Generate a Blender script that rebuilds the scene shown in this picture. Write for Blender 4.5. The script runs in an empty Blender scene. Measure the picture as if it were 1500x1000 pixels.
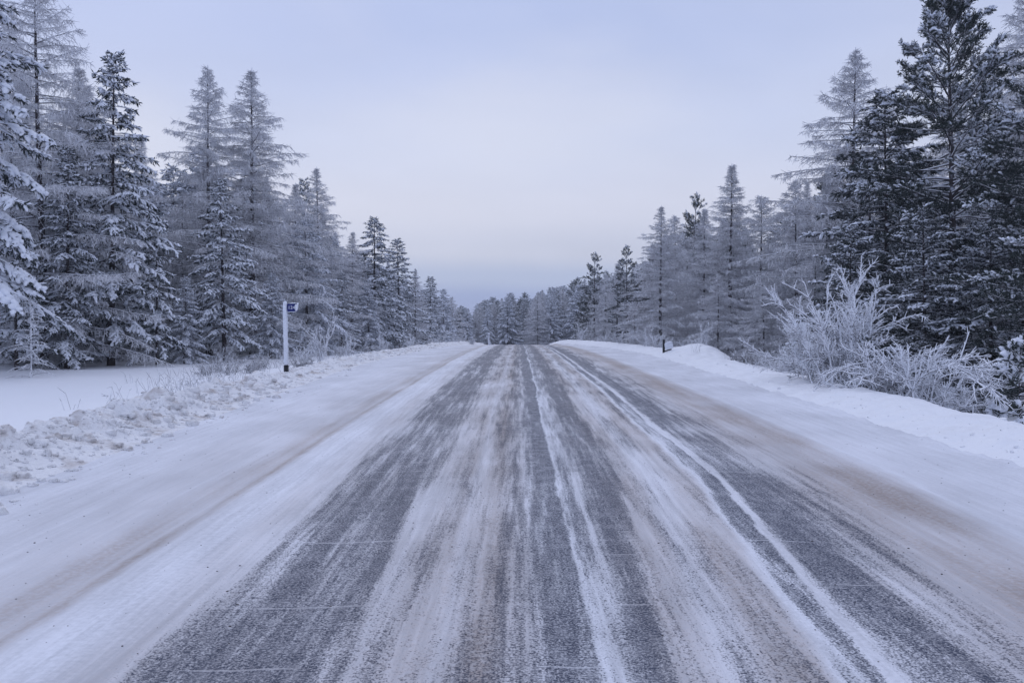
import bpy, math, random
import numpy as np
from mathutils import Vector

# ------------------------------------------------------------------ camera, sky, sun, exposure
scene = bpy.context.scene
COL = scene.collection
F = 1250.0            # focal length in px of the 1500 px wide photo
VPX, VPY = 760.0, 480.0
EYE = 1.65
cam_d = bpy.data.cameras.new('camera')
cam = bpy.data.objects.new('camera', cam_d)
COL.objects.link(cam)
cam_d.sensor_width = 36.0
cam_d.lens = F / 1500.0 * 36.0
cam_d.clip_start = 0.1
cam_d.clip_end = 4000.0
cam.location = (0, 0, EYE)
cam.rotation_euler = (math.radians(90) - math.atan(20 / F), 0, math.atan(10 / F))
scene.camera = cam

SUN_EL, SUN_AZ = 34.0, -25.0     # weak glow behind the clouds, ahead and to the left
w = bpy.data.worlds.new('World')
scene.world = w
w.use_nodes = True
nt = w.node_tree
nt.nodes.clear()
N = nt.nodes.new
out = N('ShaderNodeOutputWorld'); bg = N('ShaderNodeBackground')
sky = N('ShaderNodeTexSky'); sky.sky_type = 'NISHITA'; sky.sun_disc = False
sky.sun_elevation = math.radians(SUN_EL); sky.sun_rotation = math.radians(SUN_AZ)
tc = N('ShaderNodeTexCoord'); sep = N('ShaderNodeSeparateXYZ')
nt.links.new(tc.outputs['Generated'], sep.inputs[0])
nz = N('ShaderNodeTexNoise'); nz.inputs['Scale'].default_value = 1.6; nz.inputs['Detail'].default_value = 5
mp = N('ShaderNodeMapping'); mp.inputs['Scale'].default_value = (1, 1, 3.2)
nt.links.new(tc.outputs['Generated'], mp.inputs[0]); nt.links.new(mp.outputs[0], nz.inputs['Vector'])
ma = N('ShaderNodeMath'); ma.operation = 'MULTIPLY_ADD'; ma.inputs[1].default_value = 0.045; ma.inputs[2].default_value = -0.0225
nt.links.new(nz.outputs['Fac'], ma.inputs[0])
ad = N('ShaderNodeMath'); ad.operation = 'ADD'
nt.links.new(ma.outputs[0], ad.inputs[0]); nt.links.new(sep.outputs['Z'], ad.inputs[1])
rp = N('ShaderNodeValToRGB'); rp.color_ramp.interpolation = 'EASE'
def lin(r, g, b):
    f = lambda c: ((c / 255 + 0.055) / 1.055) ** 2.4 if c > 10 else c / 255 / 12.92
    return (f(r), f(g), f(b), 1)
stops = [(0.0, lin(134, 153, 198)), (0.035, lin(142, 160, 206)), (0.06, lin(168, 181, 214)), (0.09, lin(194, 199, 221)),
         (0.14, lin(205, 208, 227)), (0.22, lin(197, 204, 228)), (0.36, lin(184, 194, 226)), (0.6, lin(198, 208, 240)), (1.0, lin(212, 221, 250))]
cr = rp.color_ramp
cr.elements[0].position = stops[0][0]; cr.elements[0].color = stops[0][1]
cr.elements[1].position = stops[-1][0]; cr.elements[1].color = stops[-1][1]
for p, c in stops[1:-1]:
    e = cr.elements.new(p); e.color = c
nt.links.new(ad.outputs[0], rp.inputs[0])
# patchy cloud brightness
nz2 = N('ShaderNodeTexNoise'); nz2.inputs['Scale'].default_value = 2.3; nz2.inputs['Detail'].default_value = 4
nt.links.new(mp.outputs[0], nz2.inputs['Vector'])
mr = N('ShaderNodeMapRange'); mr.inputs['From Min'].default_value = 0.3; mr.inputs['From Max'].default_value = 0.7
mr.inputs['To Min'].default_value = 0.93; mr.inputs['To Max'].default_value = 1.07
nt.links.new(nz2.outputs['Fac'], mr.inputs['Value'])
vm = N('ShaderNodeVectorMath'); vm.operation = 'SCALE'
nt.links.new(rp.outputs[0], vm.inputs[0]); nt.links.new(mr.outputs[0], vm.inputs['Scale'])
# mostly overcast: a thin share of clear sky comes through
# bluer, darker cloud patches high up
nz3 = N('ShaderNodeTexNoise'); nz3.inputs['Scale'].default_value = 1.35; nz3.inputs['Detail'].default_value = 5; nz3.inputs['Distortion'].default_value = 0.4
mp3 = N('ShaderNodeMapping'); mp3.inputs['Location'].default_value = (0.35, 0.0, 0.2); mp3.inputs['Scale'].default_value = (1, 1, 2.2)
nt.links.new(tc.outputs['Generated'], mp3.inputs[0]); nt.links.new(mp3.outputs[0], nz3.inputs['Vector'])
m3 = N('ShaderNodeMapRange'); m3.interpolation_type = 'SMOOTHSTEP'; m3.inputs['From Min'].default_value = 0.38; m3.inputs['From Max'].default_value = 0.66; m3.inputs['To Max'].default_value = 0.5
lx = N('ShaderNodeMath'); lx.operation = 'MULTIPLY_ADD'; lx.inputs[1].default_value = -0.30
nt.links.new(sep.outputs['X'], lx.inputs[0]); nt.links.new(nz3.outputs['Fac'], lx.inputs[2]); nt.links.new(lx.outputs[0], m3.inputs['Value'])
m4 = N('ShaderNodeMapRange'); m4.interpolation_type = 'SMOOTHSTEP'; m4.inputs['From Min'].default_value = 0.14; m4.inputs['From Max'].default_value = 0.34
nt.links.new(sep.outputs['Z'], m4.inputs['Value'])
m5 = N('ShaderNodeMath'); m5.operation = 'MULTIPLY'; nt.links.new(m3.outputs[0], m5.inputs[0]); nt.links.new(m4.outputs[0], m5.inputs[1])
cl = N('ShaderNodeMix'); cl.data_type = 'RGBA'; cl.inputs['B'].default_value = lin(163, 181, 226)
nt.links.new(m5.outputs[0], cl.inputs['Factor']); nt.links.new(vm.outputs[0], cl.inputs['A'])
wn = N('ShaderNodeTexNoise'); wn.inputs['Scale'].default_value = 3.0; wn.inputs['Detail'].default_value = 5
nt.links.new(mp.outputs[0], wn.inputs['Vector'])
last = cl.outputs['Result']
for (cx_, cz_, rx, rz, amt) in ((-0.03, 0.21, 0.26, 0.13, 0.55), (-0.42, 0.20, 0.10, 0.07, 0.6)):
    mpp = N('ShaderNodeMapping'); mpp.inputs['Location'].default_value = (-cx_ / rx, 0, -cz_ / rz); mpp.inputs['Scale'].default_value = (1 / rx, 0, 1 / rz)
    nt.links.new(tc.outputs['Generated'], mpp.inputs[0])
    ln_ = N('ShaderNodeVectorMath'); ln_.operation = 'LENGTH'; nt.links.new(mpp.outputs[0], ln_.inputs[0])
    a_ = N('ShaderNodeMath'); a_.operation = 'MULTIPLY_ADD'; a_.inputs[1].default_value = 1.6; nt.links.new(wn.outputs['Fac'], a_.inputs[0]); nt.links.new(ln_.outputs['Value'], a_.inputs[2])
    r_ = N('ShaderNodeMapRange'); r_.interpolation_type = 'SMOOTHSTEP'; r_.inputs['From Min'].default_value = 1.9; r_.inputs['From Max'].default_value = 0.8; r_.inputs['To Max'].default_value = amt
    nt.links.new(a_.outputs[0], r_.inputs['Value'])
    x_ = N('ShaderNodeMix'); x_.data_type = 'RGBA'; x_.inputs['B'].default_value = lin(213, 216, 231)
    nt.links.new(r_.outputs[0], x_.inputs['Factor']); nt.links.new(last, x_.inputs['A']); last = x_.outputs['Result']
skm = N('ShaderNodeVectorMath'); skm.operation = 'SCALE'; skm.inputs['Scale'].default_value = 0.10
nt.links.new(sky.outputs[0], skm.inputs[0])
mx = N('ShaderNodeMix'); mx.data_type = 'RGBA'; mx.inputs['Factor'].default_value = 0.93
nt.links.new(skm.outputs[0], mx.inputs['A']); nt.links.new(last, mx.inputs['B'])
nt.links.new(mx.outputs['Result'], bg.inputs['Color'])
bg.inputs['Strength'].default_value = 1.0
nt.links.new(bg.outputs[0], out.inputs[0])

sd = bpy.data.lights.new('sun', 'SUN'); sun = bpy.data.objects.new('sun', sd); COL.objects.link(sun)
sd.energy = 0.5; sd.angle = math.radians(60); sd.color = (1.0, 0.97, 0.95)
sun.rotation_euler = (math.radians(90 - SUN_EL), 0, math.radians(180 - SUN_AZ))
sun['kind'] = 'structure'

scene.view_settings.view_transform = 'Standard'
scene.view_settings.look = 'None'
scene.view_settings.exposure = 0.16
scene.view_settings.gamma = 1.0
scene.cycles.max_bounces = 6
scene.cycles.diffuse_bounces = 4
scene.cycles.volume_bounces = 0

# ------------------------------------------------------------------ noise
_rs = np.random.RandomState(7)
_perm = _rs.permutation(512)
_g = _rs.uniform(0, 2 * math.pi, 512)
def noise2(x, y):
    xi = np.floor(x).astype(int); yi = np.floor(y).astype(int)
    xf = x - xi; yf = y - yi
    def gr(i, j, dx, dy):
        a = _g[_perm[(_perm[i & 511] + j) & 511]]
        return np.cos(a) * dx + np.sin(a) * dy
    u = xf * xf * xf * (xf * (xf * 6 - 15) + 10); v = yf * yf * yf * (yf * (yf * 6 - 15) + 10)
    a = gr(xi, yi, xf, yf); b = gr(xi + 1, yi, xf - 1, yf)
    c = gr(xi, yi + 1, xf, yf - 1); d = gr(xi + 1, yi + 1, xf - 1, yf - 1)
    return (a * (1 - u) + b * u) * (1 - v) + (c * (1 - u) + d * u) * v * 1.0
def fbm(x, y, o=4):
    s = 0; a = 1
    for k in range(o):
        s = s + a * noise2(x * 2 ** k + 17.3 * k, y * 2 ** k + 5.1 * k); a *= 0.5
    return s

# ------------------------------------------------------------------ mesh helpers
class MB:
    def __init__(s): s.v = []; s.f = []; s.m = []; s.n = 0
    def add(s, v, q, mat=0):
        v = np.asarray(v, float).reshape(-1, 3); q = np.asarray(q, int).reshape(-1, 4)
        s.v.append(v); s.f.append(q + s.n); s.m.append(np.full(len(q), mat)); s.n += len(v)
    def mesh(s, name, mats, smooth=True):
        me = bpy.data.meshes.new(name)
        v = np.concatenate(s.v); f = np.concatenate(s.f); m = np.concatenate(s.m)
        me.vertices.add(len(v)); me.vertices.foreach_set('co', v.astype(np.float32).ravel())
        me.loops.add(len(f) * 4); me.loops.foreach_set('vertex_index', f.astype(np.int32).ravel())
        me.polygons.add(len(f)); me.polygons.foreach_set('loop_start', np.arange(0, len(f) * 4, 4, dtype=np.int32))
        me.polygons.foreach_set('loop_total', np.full(len(f), 4, dtype=np.int32))
        for mt in mats: me.materials.append(mt)
        me.polygons.foreach_set('material_index', m.astype(np.int32))
        me.polygons.foreach_set('use_smooth', np.full(len(f), smooth))
        me.update(calc_edges=True); me.validate()
        return me
    def build(s, name, mats, parent=None, smooth=True):
        o = bpy.data.objects.new(name, s.mesh(name, mats, smooth)); COL.objects.link(o); o.parent = parent
        return o
def empty(name, loc=(0, 0, 0)):
    o = bpy.data.objects.new(name, None); COL.objects.link(o); o.location = loc; o.empty_display_size = 0.3
    return o
def tag(o, label=None, cat=None, group=None, kind=None):
    if label: o['label'] = label
    if cat: o['category'] = cat
    if group: o['group'] = group
    if kind: o['kind'] = kind
    return o
def norm(a): return a / np.maximum(np.linalg.norm(a, axis=-1, keepdims=True), 1e-9)
def frames(D):
    up = np.zeros_like(D); up[..., 2] = 1
    vert = np.abs(D[..., 2]) > 0.97
    up[vert] = (1, 0, 0)
    A = norm(np.cross(D, up)); B = norm(np.cross(A, D))
    return A, B
def tubes(mb, P0, P1, R0, R1, n=3, mat=0):
    P0 = np.asarray(P0, float).reshape(-1, 3); P1 = np.asarray(P1, float).reshape(-1, 3)
    K = len(P0)
    if K == 0: return
    R0 = np.broadcast_to(np.asarray(R0, float), (K,)); R1 = np.broadcast_to(np.asarray(R1, float), (K,))
    D = norm(P1 - P0); A, B = frames(D)
    a = np.arange(n) / n * 2 * math.pi + 0.5
    ring = A[:, None, :] * np.cos(a)[None, :, None] + B[:, None, :] * np.sin(a)[None, :, None]
    V = np.stack([P0[:, None] + ring * R0[:, None, None], P1[:, None] + ring * R1[:, None, None]], 1)
    base = np.arange(K)[:, None] * 2 * n; j = np.arange(n)[None]; jn = (j + 1) % n
    Q = np.stack([base + j, base + jn, base + n + jn, base + n + j], -1)
    mb.add(V, Q, mat)
def polytube(mb, pts, rad, n=6, mat=0, cap=True):
    pts = np.asarray(pts, float); rad = np.asarray(rad, float)
    if cap:
        pts = np.vstack([pts[:1], pts, pts[-1:]]); rad = np.concatenate([[1e-4], rad, [1e-4]])
    K = len(pts)
    T = np.gradient(pts, axis=0)
    T = norm(T + 1e-9)
    T[0] = T[1]; T[-1] = T[-2]
    ref = np.array([1.0, 0.02, 0.03]) if abs(T[1][2]) > 0.7 else np.array([0.02, 0.03, 1.0])
    A = norm(np.cross(T, ref)); B = np.cross(A, T)
    a = np.arange(n) / n * 2 * math.pi
    V = pts[:, None] + (A[:, None] * np.cos(a)[None, :, None] + B[:, None] * np.sin(a)[None, :, None]) * rad[:, None, None]
    i = np.arange(K - 1)[:, None]; j = np.arange(n)[None]; jn = (j + 1) % n
    Q = np.stack([i * n + j, i * n + jn, (i + 1) * n + jn, (i + 1) * n + j], -1)
    mb.add(V, Q, mat)
def pillows(mb, P0, P1, W, Hh, rng, mat=0, lift=0.3, ns=6):
    """soft lumps of snow lying along P0-P1"""
    P0 = np.asarray(P0, float).reshape(-1, 3); P1 = np.asarray(P1, float).reshape(-1, 3)
    K = len(P0)
    if K == 0: return
    W = np.broadcast_to(np.asarray(W, float), (K,)); Hh = np.broadcast_to(np.asarray(Hh, float), (K,))
    D = norm(P1 - P0); A, _ = frames(D)
    B = norm(np.cross(A, D))
    t = np.array([0, 0.08, 0.35, 0.72, 0.95, 1.0]); sc = np.array([0.02, 0.55, 1.0, 0.95, 0.5, 0.02])
    a = np.arange(ns) / ns * 2 * math.pi + math.pi / 6
    ca = np.cos(a); sa = np.where(np.sin(a) > 0, np.sin(a), np.sin(a) * 0.45)
    C = P0[:, None] * (1 - t)[None, :, None] + P1[:, None] * t[None, :, None]
    jit = rng.uniform(0.65, 1.3, (K, len(t), 1)) * sc[None, :, None]
    V = C[:, :, None] + A[:, None, None] * (ca[None, None, :] * jit * W[:, None, None])[..., None] \
        + B[:, None, None] * ((sa[None, None, :] * jit + lift * sc[None, :, None]) * Hh[:, None, None])[..., None]
    L = len(t)
    base = np.arange(K)[:, None, None] * L * ns; i = np.arange(L - 1)[None, :, None]; j = np.arange(ns)[None, None]; jn = (j + 1) % ns
    Q = np.stack([base + i * ns + j, base + i * ns + jn, base + (i + 1) * ns + jn, base + (i + 1) * ns + j], -1)
    mb.add(V, Q, mat)
def blades(mb, P0, P1, Wd, rng, mat=0):
    """needle shoots: each a slim rhombus blade with a random roll"""
    K = len(P0)
    if K == 0: return
    D = norm(P1 - P0); A, B = frames(D)
    r = rng.uniform(0, math.pi, K)[:, None]
    S = A * np.cos(r) + B * np.sin(r)
    M = P0 * 0.5 + P1 * 0.5
    Wd = np.broadcast_to(np.asarray(Wd, float), (K,))[:, None]
    V = np.stack([P0, M + S * Wd, P1, M - S * Wd], 1)
    mb.add(V, np.arange(K * 4).reshape(K, 4), mat)

# ------------------------------------------------------------------ materials
def mat_new(name):
    m = bpy.data.materials.new(name); m.use_nodes = True
    n = m.node_tree; b = n.nodes['Principled BSDF']
    return m, n, b
def simple(name, col, rough=0.8, var=0.0, vs=3.0, spec=0.3, metal=0.0):
    m, n, b = mat_new(name)
    b.inputs['Roughness'].default_value = rough; b.inputs['Specular IOR Level'].default_value = spec
    b.inputs['Metallic'].default_value = metal
    if var:
        t = n.nodes.new('ShaderNodeTexCoord'); z = n.nodes.new('ShaderNodeTexNoise'); z.inputs['Scale'].default_value = vs
        z.inputs['Detail'].default_value = 3
        r = n.nodes.new('ShaderNodeMapRange'); r.inputs['From Min'].default_value = 0.3; r.inputs['From Max'].default_value = 0.7
        r.inputs['To Min'].default_value = 1 - var; r.inputs['To Max'].default_value = 1 + var
        v = n.nodes.new('ShaderNodeVectorMath'); v.operation = 'SCALE'; v.inputs[0].default_value = col[:3]
        n.links.new(t.outputs['Object'], z.inputs['Vector']); n.links.new(z.outputs['Fac'], r.inputs['Value'])
        n.links.new(r.outputs[0], v.inputs['Scale']); n.links.new(v.outputs[0], b.inputs['Base Color'])
    else:
        b.inputs['Base Color'].default_value = (*col[:3], 1)
    return m
def frosted(name, dark, frost, lo=-0.35, hi=0.45, nscale=9.0, amt=0.5, rough=0.85):
    """rime or snow lying on the upper side of a darker surface"""
    m, n, b = mat_new(name)
    b.inputs['Roughness'].default_value = rough; b.inputs['Specular IOR Level'].default_value = 0.2
    g = n.nodes.new('ShaderNodeNewGeometry'); s = n.nodes.new('ShaderNodeSeparateXYZ')
    n.links.new(g.outputs['Normal'], s.inputs[0])
    t = n.nodes.new('ShaderNodeTexCoord'); z = n.nodes.new('ShaderNodeTexNoise'); z.inputs['Scale'].default_value = nscale
    z.inputs['Detail'].default_value = 3
    n.links.new(t.outputs['Object'], z.inputs['Vector'])
    a = n.nodes.new('ShaderNodeMath'); a.operation = 'MULTIPLY_ADD'; a.inputs[1].default_value = amt * 2; a.inputs[2].default_value = -amt
    n.links.new(z.outputs['Fac'], a.inputs[0])
    c = n.nodes.new('ShaderNodeMath'); c.operation = 'ADD'
    n.links.new(a.outputs[0], c.inputs[0]); n.links.new(s.outputs['Z'], c.inputs[1])
    r = n.nodes.new('ShaderNodeMapRange'); r.interpolation_type = 'SMOOTHSTEP'
    r.inputs['From Min'].default_value = lo; r.inputs['From Max'].default_value = hi
    n.links.new(c.outputs[0], r.inputs['Value'])
    x = n.nodes.new('ShaderNodeMix'); x.data_type = 'RGBA'
    x.inputs['A'].default_value = (*dark, 1); x.inputs['B'].default_value = (*frost, 1)
    n.links.new(r.outputs[0], x.inputs['Factor']); n.links.new(x.outputs['Result'], b.inputs['Base Color'])
    return m
M = {}
M['snow_lump'] = simple('tree_snow', (0.80, 0.83, 0.90), 0.7, 0.05, 2.0)
M['bark'] = frosted('bark', (0.055, 0.046, 0.048), (0.55, 0.57, 0.64), lo=0.05, hi=0.6, nscale=5, amt=0.9)
M['branch'] = frosted('frosted_branch', (0.07, 0.062, 0.07), (0.84, 0.86, 0.91), lo=-0.6, hi=0.3, nscale=4, amt=0.5)
M['rime'] = frosted('rime_twig', (0.22, 0.215, 0.25), (0.90, 0.91, 0.95), lo=-1.25, hi=-0.05, nscale=1.3, amt=1.0)
M['hoar'] = frosted('hoar_stem', (0.10, 0.09, 0.10), (0.87, 0.89, 0.94), lo=-0.95, hi=-0.35, nscale=12, amt=0.4)
M['weed'] = frosted('weed_stem', (0.13, 0.115, 0.12), (0.80, 0.82, 0.87), lo=-0.7, hi=0.35, nscale=12, amt=0.5)
M['needle'] = frosted('needle', (0.055, 0.066, 0.066), (0.62, 0.65, 0.70), lo=0.25, hi=1.3, nscale=3, amt=0.8, rough=0.7)
M['needle_pine'] = frosted('pine_needle', (0.045, 0.057, 0.054), (0.45, 0.5, 0.55), lo=0.7, hi=1.7, nscale=3, amt=0.8, rough=0.7)

M['rime_needle'] = frosted('rime_needle', (0.12, 0.13, 0.14), (0.80, 0.83, 0.90), lo=-0.7, hi=0.6, nscale=1.6, amt=0.9)
# ------------------------------------------------------------------ terrain
def zroad(y):
    y = np.asarray(y, float)
    a = 0.02 * y - 0.00024 * y * y
    a150 = 0.02 * 150 - 0.00024 * 150 * 150; s = 0.02 - 0.00048 * 150
    b = a150 + s * 70 * (1 - np.exp(-(np.maximum(y, 150) - 150) / 70.0))
    return np.where(y < 0, 0.02 * y, np.where(y < 150, a, b))
def sstep(a, b, x):
    t = np.clip((x - a) / (b - a), 0, 1); return t * t * (3 - 2 * t)
def wl(y): return np.interp(y, [0, 10, 30, 60, 85, 200], [0.93, 0.93, 1.08, 1.0, 0.78, 0.78])
def wr(y): return np.interp(y, [0, 10, 24, 38, 55, 85, 200], [0.95, 0.98, 1.02, 1.08, 0.95, 0.72, 0.72])
def xl_edge(y): return -5.05 * wl(y)
def xr_edge(y): return 5.3 * wr(y)
def ground(x, y, lumps=True):
    x = np.asarray(x, float); y = np.asarray(y, float)
    z = zroad(y)
    u = x / np.where(x < 0, wl(y), wr(y))
    # road camber and ruts
    z = z - 0.012 * np.exp(-((x + 1.3) / 0.3) ** 2) - 0.012 * np.exp(-((x - 0.3) / 0.25) ** 2) - 0.012 * np.exp(-((x - 2.3) / 0.3) ** 2)
    z = z + 0.015 * np.exp(-((x + 2.2) / 0.25) ** 2) - 0.02 * np.exp(-((x + 2.75) / 0.16) ** 2)
    # left: ploughed berm, ditch, field
    hb = np.interp(y, [0, 13, 18, 24, 40, 60, 100], [0.28, 0.26, 0.19, 0.08, 0.10, 0.18, 0.26])
    sh = np.exp(-((u + 6.05) / 0.62) ** 2 * np.where(u > -6.05, 1.2, 0.8))
    env = hb * sh
    if lumps:
        n1 = fbm(x * 0.9, y * 0.55, 2); n2 = fbm(x * 3.1 + 9, y * 2.6, 4)
        bil = np.abs(fbm(x * 2.0 + 3, y * 1.7 + 8, 4))
        env = env * (1 + 0.9 * n1 + 0.5 * n2) + sh * (0.30 * bil - 0.05 + 0.05 * np.abs(fbm(x * 6.0, y * 5.0, 3))) * np.interp(y, [0, 14, 24, 60], [1, 0.9, 0.45, 0.3])
    z = z + np.where(x < 0, env, 0)
    left = -0.1 * sstep(-6.2, -7.0, u) - 0.46 * sstep(-6.6, -12.5, u)
    left = left + 0.012 * np.maximum(0, -u - 22)
    # right: soft bank then drop into the wood
    hr = np.interp(y, [0, 20, 40, 60, 80, 120], [0.22, 0.20, 0.22, 0.32, 0.45, 0.45])
    right = hr * sstep(4.7, 6.4, u) - 1.5 * sstep(6.5, 10.5, u)
    right = right + 0.5 * np.exp(-((x - 7.9) / 1.0) ** 2 - ((y - 36) / 3.6) ** 2)
    z = z + np.where(x < 0, left, right)
    # gentle natural unevenness away from the carriageway
    k = sstep(3.8, 7.5, np.abs(x))
    z = z + k * (0.07 * fbm(x * 0.35, y * 0.3, 3) + 0.015 * fbm(x * 1.7, y * 1.5, 3)) + (1 - k) * 0.006 * fbm(x * 1.3, y * 0.35, 3)
    rb = sstep(4.6, 5.6, u) * (1 - sstep(7, 9, u)) * (x > 0)
    z = z + rb * 0.075 * fbm(x * 2.6, y * 1.8, 4)
    return z
def gz(x, y): return float(ground(np.array([x]), np.array([y]))[0])
def at(px, Y): return (px - VPX) / F * Y
def ztop(py, Y): return EYE + (VPY - py) / F * Y

ys = [-12.0]
while ys[-1] < 400:
    y = ys[-1]
    ys.append(y + max(0.035, min(40, (0.0042 * max(y, 4) if y < 90 else 0.02 * y)) if y > 3.0 else 0.25))
ys = np.array(ys)
def strip(name, xf, mats, kind='structure', uv=False):
    """xf: function y -> array of x positions (same count per row)"""
    X = np.array([xf(y) for y in ys]); Yg = np.repeat(ys[:, None], X.shape[1], 1)
    Z = ground(X, Yg)
    V = np.stack([X, Yg, Z], -1); R, C_ = X.shape
    i = np.arange(R - 1)[:, None]; j = np.arange(C_ - 1)[None]
    Q = np.stack([i * C_ + j, i * C_ + j + 1, (i + 1) * C_ + j + 1, (i + 1) * C_ + j], -1)
    mb = MB(); mb.add(V, Q); o = mb.build(name, mats)
    tag(o, kind=kind)
    return o

# snow material for ground; sand-stained where the plough throws it up
def snow_mat(name, stain, bump=0.25, bscale=14.0, base=(0.83, 0.84, 0.875)):
    m, n, b = mat_new(name); nn = n.nodes.new; L = n.links.new
    b.inputs['Roughness'].default_value = 0.75; b.inputs['Specular IOR Level'].default_value = 0.25
    t = nn('ShaderNodeTexCoord')
    z1 = nn('ShaderNodeTexNoise'); z1.inputs['Scale'].default_value = 2.2; z1.inputs['Detail'].default_value = 6; z1.inputs['Roughness'].default_value = 0.65
    z2 = nn('ShaderNodeTexNoise'); z2.inputs['Scale'].default_value = bscale; z2.inputs['Detail'].default_value = 6
    L(t.outputs['Object'], z1.inputs['Vector']); L(t.outputs['Object'], z2.inputs['Vector'])
    r = nn('ShaderNodeMapRange'); r.inputs['From Min'].default_value = 0.5; r.inputs['From Max'].default_value = 0.72
    r.inputs['To Max'].default_value = stain
    L(z1.outputs['Fac'], r.inputs['Value'])
    x = nn('ShaderNodeMix'); x.data_type = 'RGBA'; x.inputs['A'].default_value = (*base, 1); x.inputs['B'].default_value = (0.40, 0.34, 0.31, 1)
    L(r.outputs[0], x.inputs['Factor']); L(x.outputs['Result'], b.inputs['Base Color'])
    bp = nn('ShaderNodeBump'); bp.inputs['Strength'].default_value = bump; bp.inputs['Distance'].default_value = 0.05
    L(z2.outputs['Fac'], bp.inputs['Height']); L(bp.outputs[0], b.inputs['Normal'])
    return m
M['snow'] = snow_mat('field_snow', 0.04, 0.15, 9)
M['snow_bank'] = snow_mat('bank_snow', 0.12, 0.4, 14)
M['snow_berm'] = snow_mat('berm_snow', 0.9, 0.7, 26, base=(0.82, 0.82, 0.84))

def road_mat():
    m, n, b = mat_new('icy_road'); nn = n.nodes.new; L = n.links.new
    g = nn('ShaderNodeTexCoord'); s = nn('ShaderNodeSeparateXYZ'); L(g.outputs['Object'], s.inputs[0])
    def math_(op, a, c=None, d=None, clamp=False):
        k = nn('ShaderNodeMath'); k.operation = op; k.use_clamp = clamp
        for i, v in enumerate((a, c, d)):
            if v is None: continue
            if isinstance(v, (int, float)): k.inputs[i].default_value = v
            else: L(v, k.inputs[i])
        return k.outputs[0]
    def noise(sx, sy, scale=1.0, det=3, rough=0.5, off=0.0):
        mp = nn('ShaderNodeMapping'); mp.inputs['Scale'].default_value = (sx, sy, 0.0); mp.inputs['Location'].default_value = (off, off * 1.7, 0)
        L(g.outputs['Object'], mp.inputs[0])
        z = nn('ShaderNodeTexNoise'); z.noise_dimensions = '3D'; z.inputs['Scale'].default_value = scale; z.inputs['Detail'].default_value = det
        z.inputs['Roughness'].default_value = rough
        L(mp.outputs[0], z.inputs['Vector']); return z.outputs['Fac']
    def smooth(v, lo, hi, to0=0.0, to1=1.0):
        r = nn('ShaderNodeMapRange'); r.interpolation_type = 'SMOOTHSTEP'
        r.inputs['From Min'].default_value = lo; r.inputs['From Max'].default_value = hi
        r.inputs['To Min'].default_value = to0; r.inputs['To Max'].default_value = to1
        L(v, r.inputs['Value']); return r.outputs[0]
    X, Y = s.outputs['X'], s.outputs['Y']
    # the right hand tracks drift a little inwards close to the camera; all wander slightly
    near = math_('MAXIMUM', math_('SUBTRACT', 8.5, Y), 0.0)
    rt = smooth(X, 0.42, 0.8)
    wander = math_('MULTIPLY', math_('SUBTRACT', noise(0.12, 0.11, 1, 2), 0.5), 0.28)
    U = math_('ADD', math_('ADD', X, wander), math_('MULTIPLY', math_('MULTIPLY', near, rt), 0.075))
    U = math_('ADD', U, math_('MULTIPLY', math_('SUBTRACT', noise(4.0, 2.2, 1, 3, 0.6, 3.0), 0.5), 0.10))
    Un = math_('DIVIDE', math_('ADD', U, 4.5), 9.0, clamp=True)
    def ramp(pts):
        r = nn('ShaderNodeValToRGB'); c = r.color_ramp; c.interpolation = 'LINEAR'
        P = [((u + 4.5) / 9.0, v) for u, v in pts]
        c.elements[0].position = P[0][0]; c.elements[0].color = (P[0][1],) * 3 + (1,)
        c.elements[1].position = P[-1][0]; c.elements[1].color = (P[-1][1],) * 3 + (1,)
        for p, v in P[1:-1]:
            e = c.elements.new(p); e.color = (v, v, v, 1)
        L(Un, r.inputs[0]); return r.outputs[0]
    E = ramp([(-4.5, 0), (-2.0, 0.0), (-1.8, 0.22), (-1.62, 0.62), (-1.42, 0.82), (-1.28, 0.62), (-1.15, 0.85), (-0.98, 0.72), (-0.86, 0.40), (-0.75, 0.3),
              (-0.55, 0.38), (-0.45, 0.22), (-0.28, 0.36), (-0.12, 0.6), (-0.02, 0.62), (0.06, 0.42), (0.13, 0.74), (0.22, 0.96), (0.377, 0.92), (0.388, 0.12), (0.408, 0.12),
              (0.425, 0.55), (0.62, 0.55), (0.78, 0.9), (0.97, 0.78), (1.06, 0.42), (1.25, 0.28), (1.45, 0.34), (1.6, 0.34), (1.74, 0.34)])
    E2 = ramp([(-4.5, 0), (1.74, 0.34), (1.765, 0.1), (1.80, 0.1), (1.84, 0.66), (1.97, 0.66), (2.0, 0.08), (2.05, 0.08), (2.1, 0.74), (2.3, 0.84), (2.5, 0.62), (2.66, 0.42), (2.85, 0.26), (3.1, 0.05), (4.5, 0)])
    gate = smooth(U, 1.735, 1.745)
    E = math_('ADD', math_('MULTIPLY', E, math_('SUBTRACT', 1.0, gate)), math_('MULTIPLY', E2, gate))
    E = math_('MULTIPLY', E, smooth(Y, 5.0, 45.0, 1.04, 1.3))
    B = ramp([(-4.5, 0.05), (-3.0, 0.3), (-2.82, 0.62), (-2.68, 0.45), (-2.6, 0.8), (-2.5, 0.15), (-2.2, 0.05), (-1.95, 0.35), (-1.6, 0.3), (-0.8, 0.4), (-0.5, 0.6), (-0.42, 0.35),
              (-0.2, 0.78), (0.1, 0.25), (0.4, 0.05), (0.7, 0.25), (1.05, 0.6), (1.2, 0.5), (1.3, 0.22), (1.42, 0.3), (1.52, 0.65), (1.72, 0.6), (1.8, 0.05), (2.4, 0.3),
              (2.75, 0.5), (3.35, 0.85), (3.6, 0.7), (3.78, 0.35), (3.86, 0.08), (3.95, 0.14), (4.5, 0.08)])
    S = noise(5.0, 0.22, 1, 4, 0.6)          # long streaks
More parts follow.
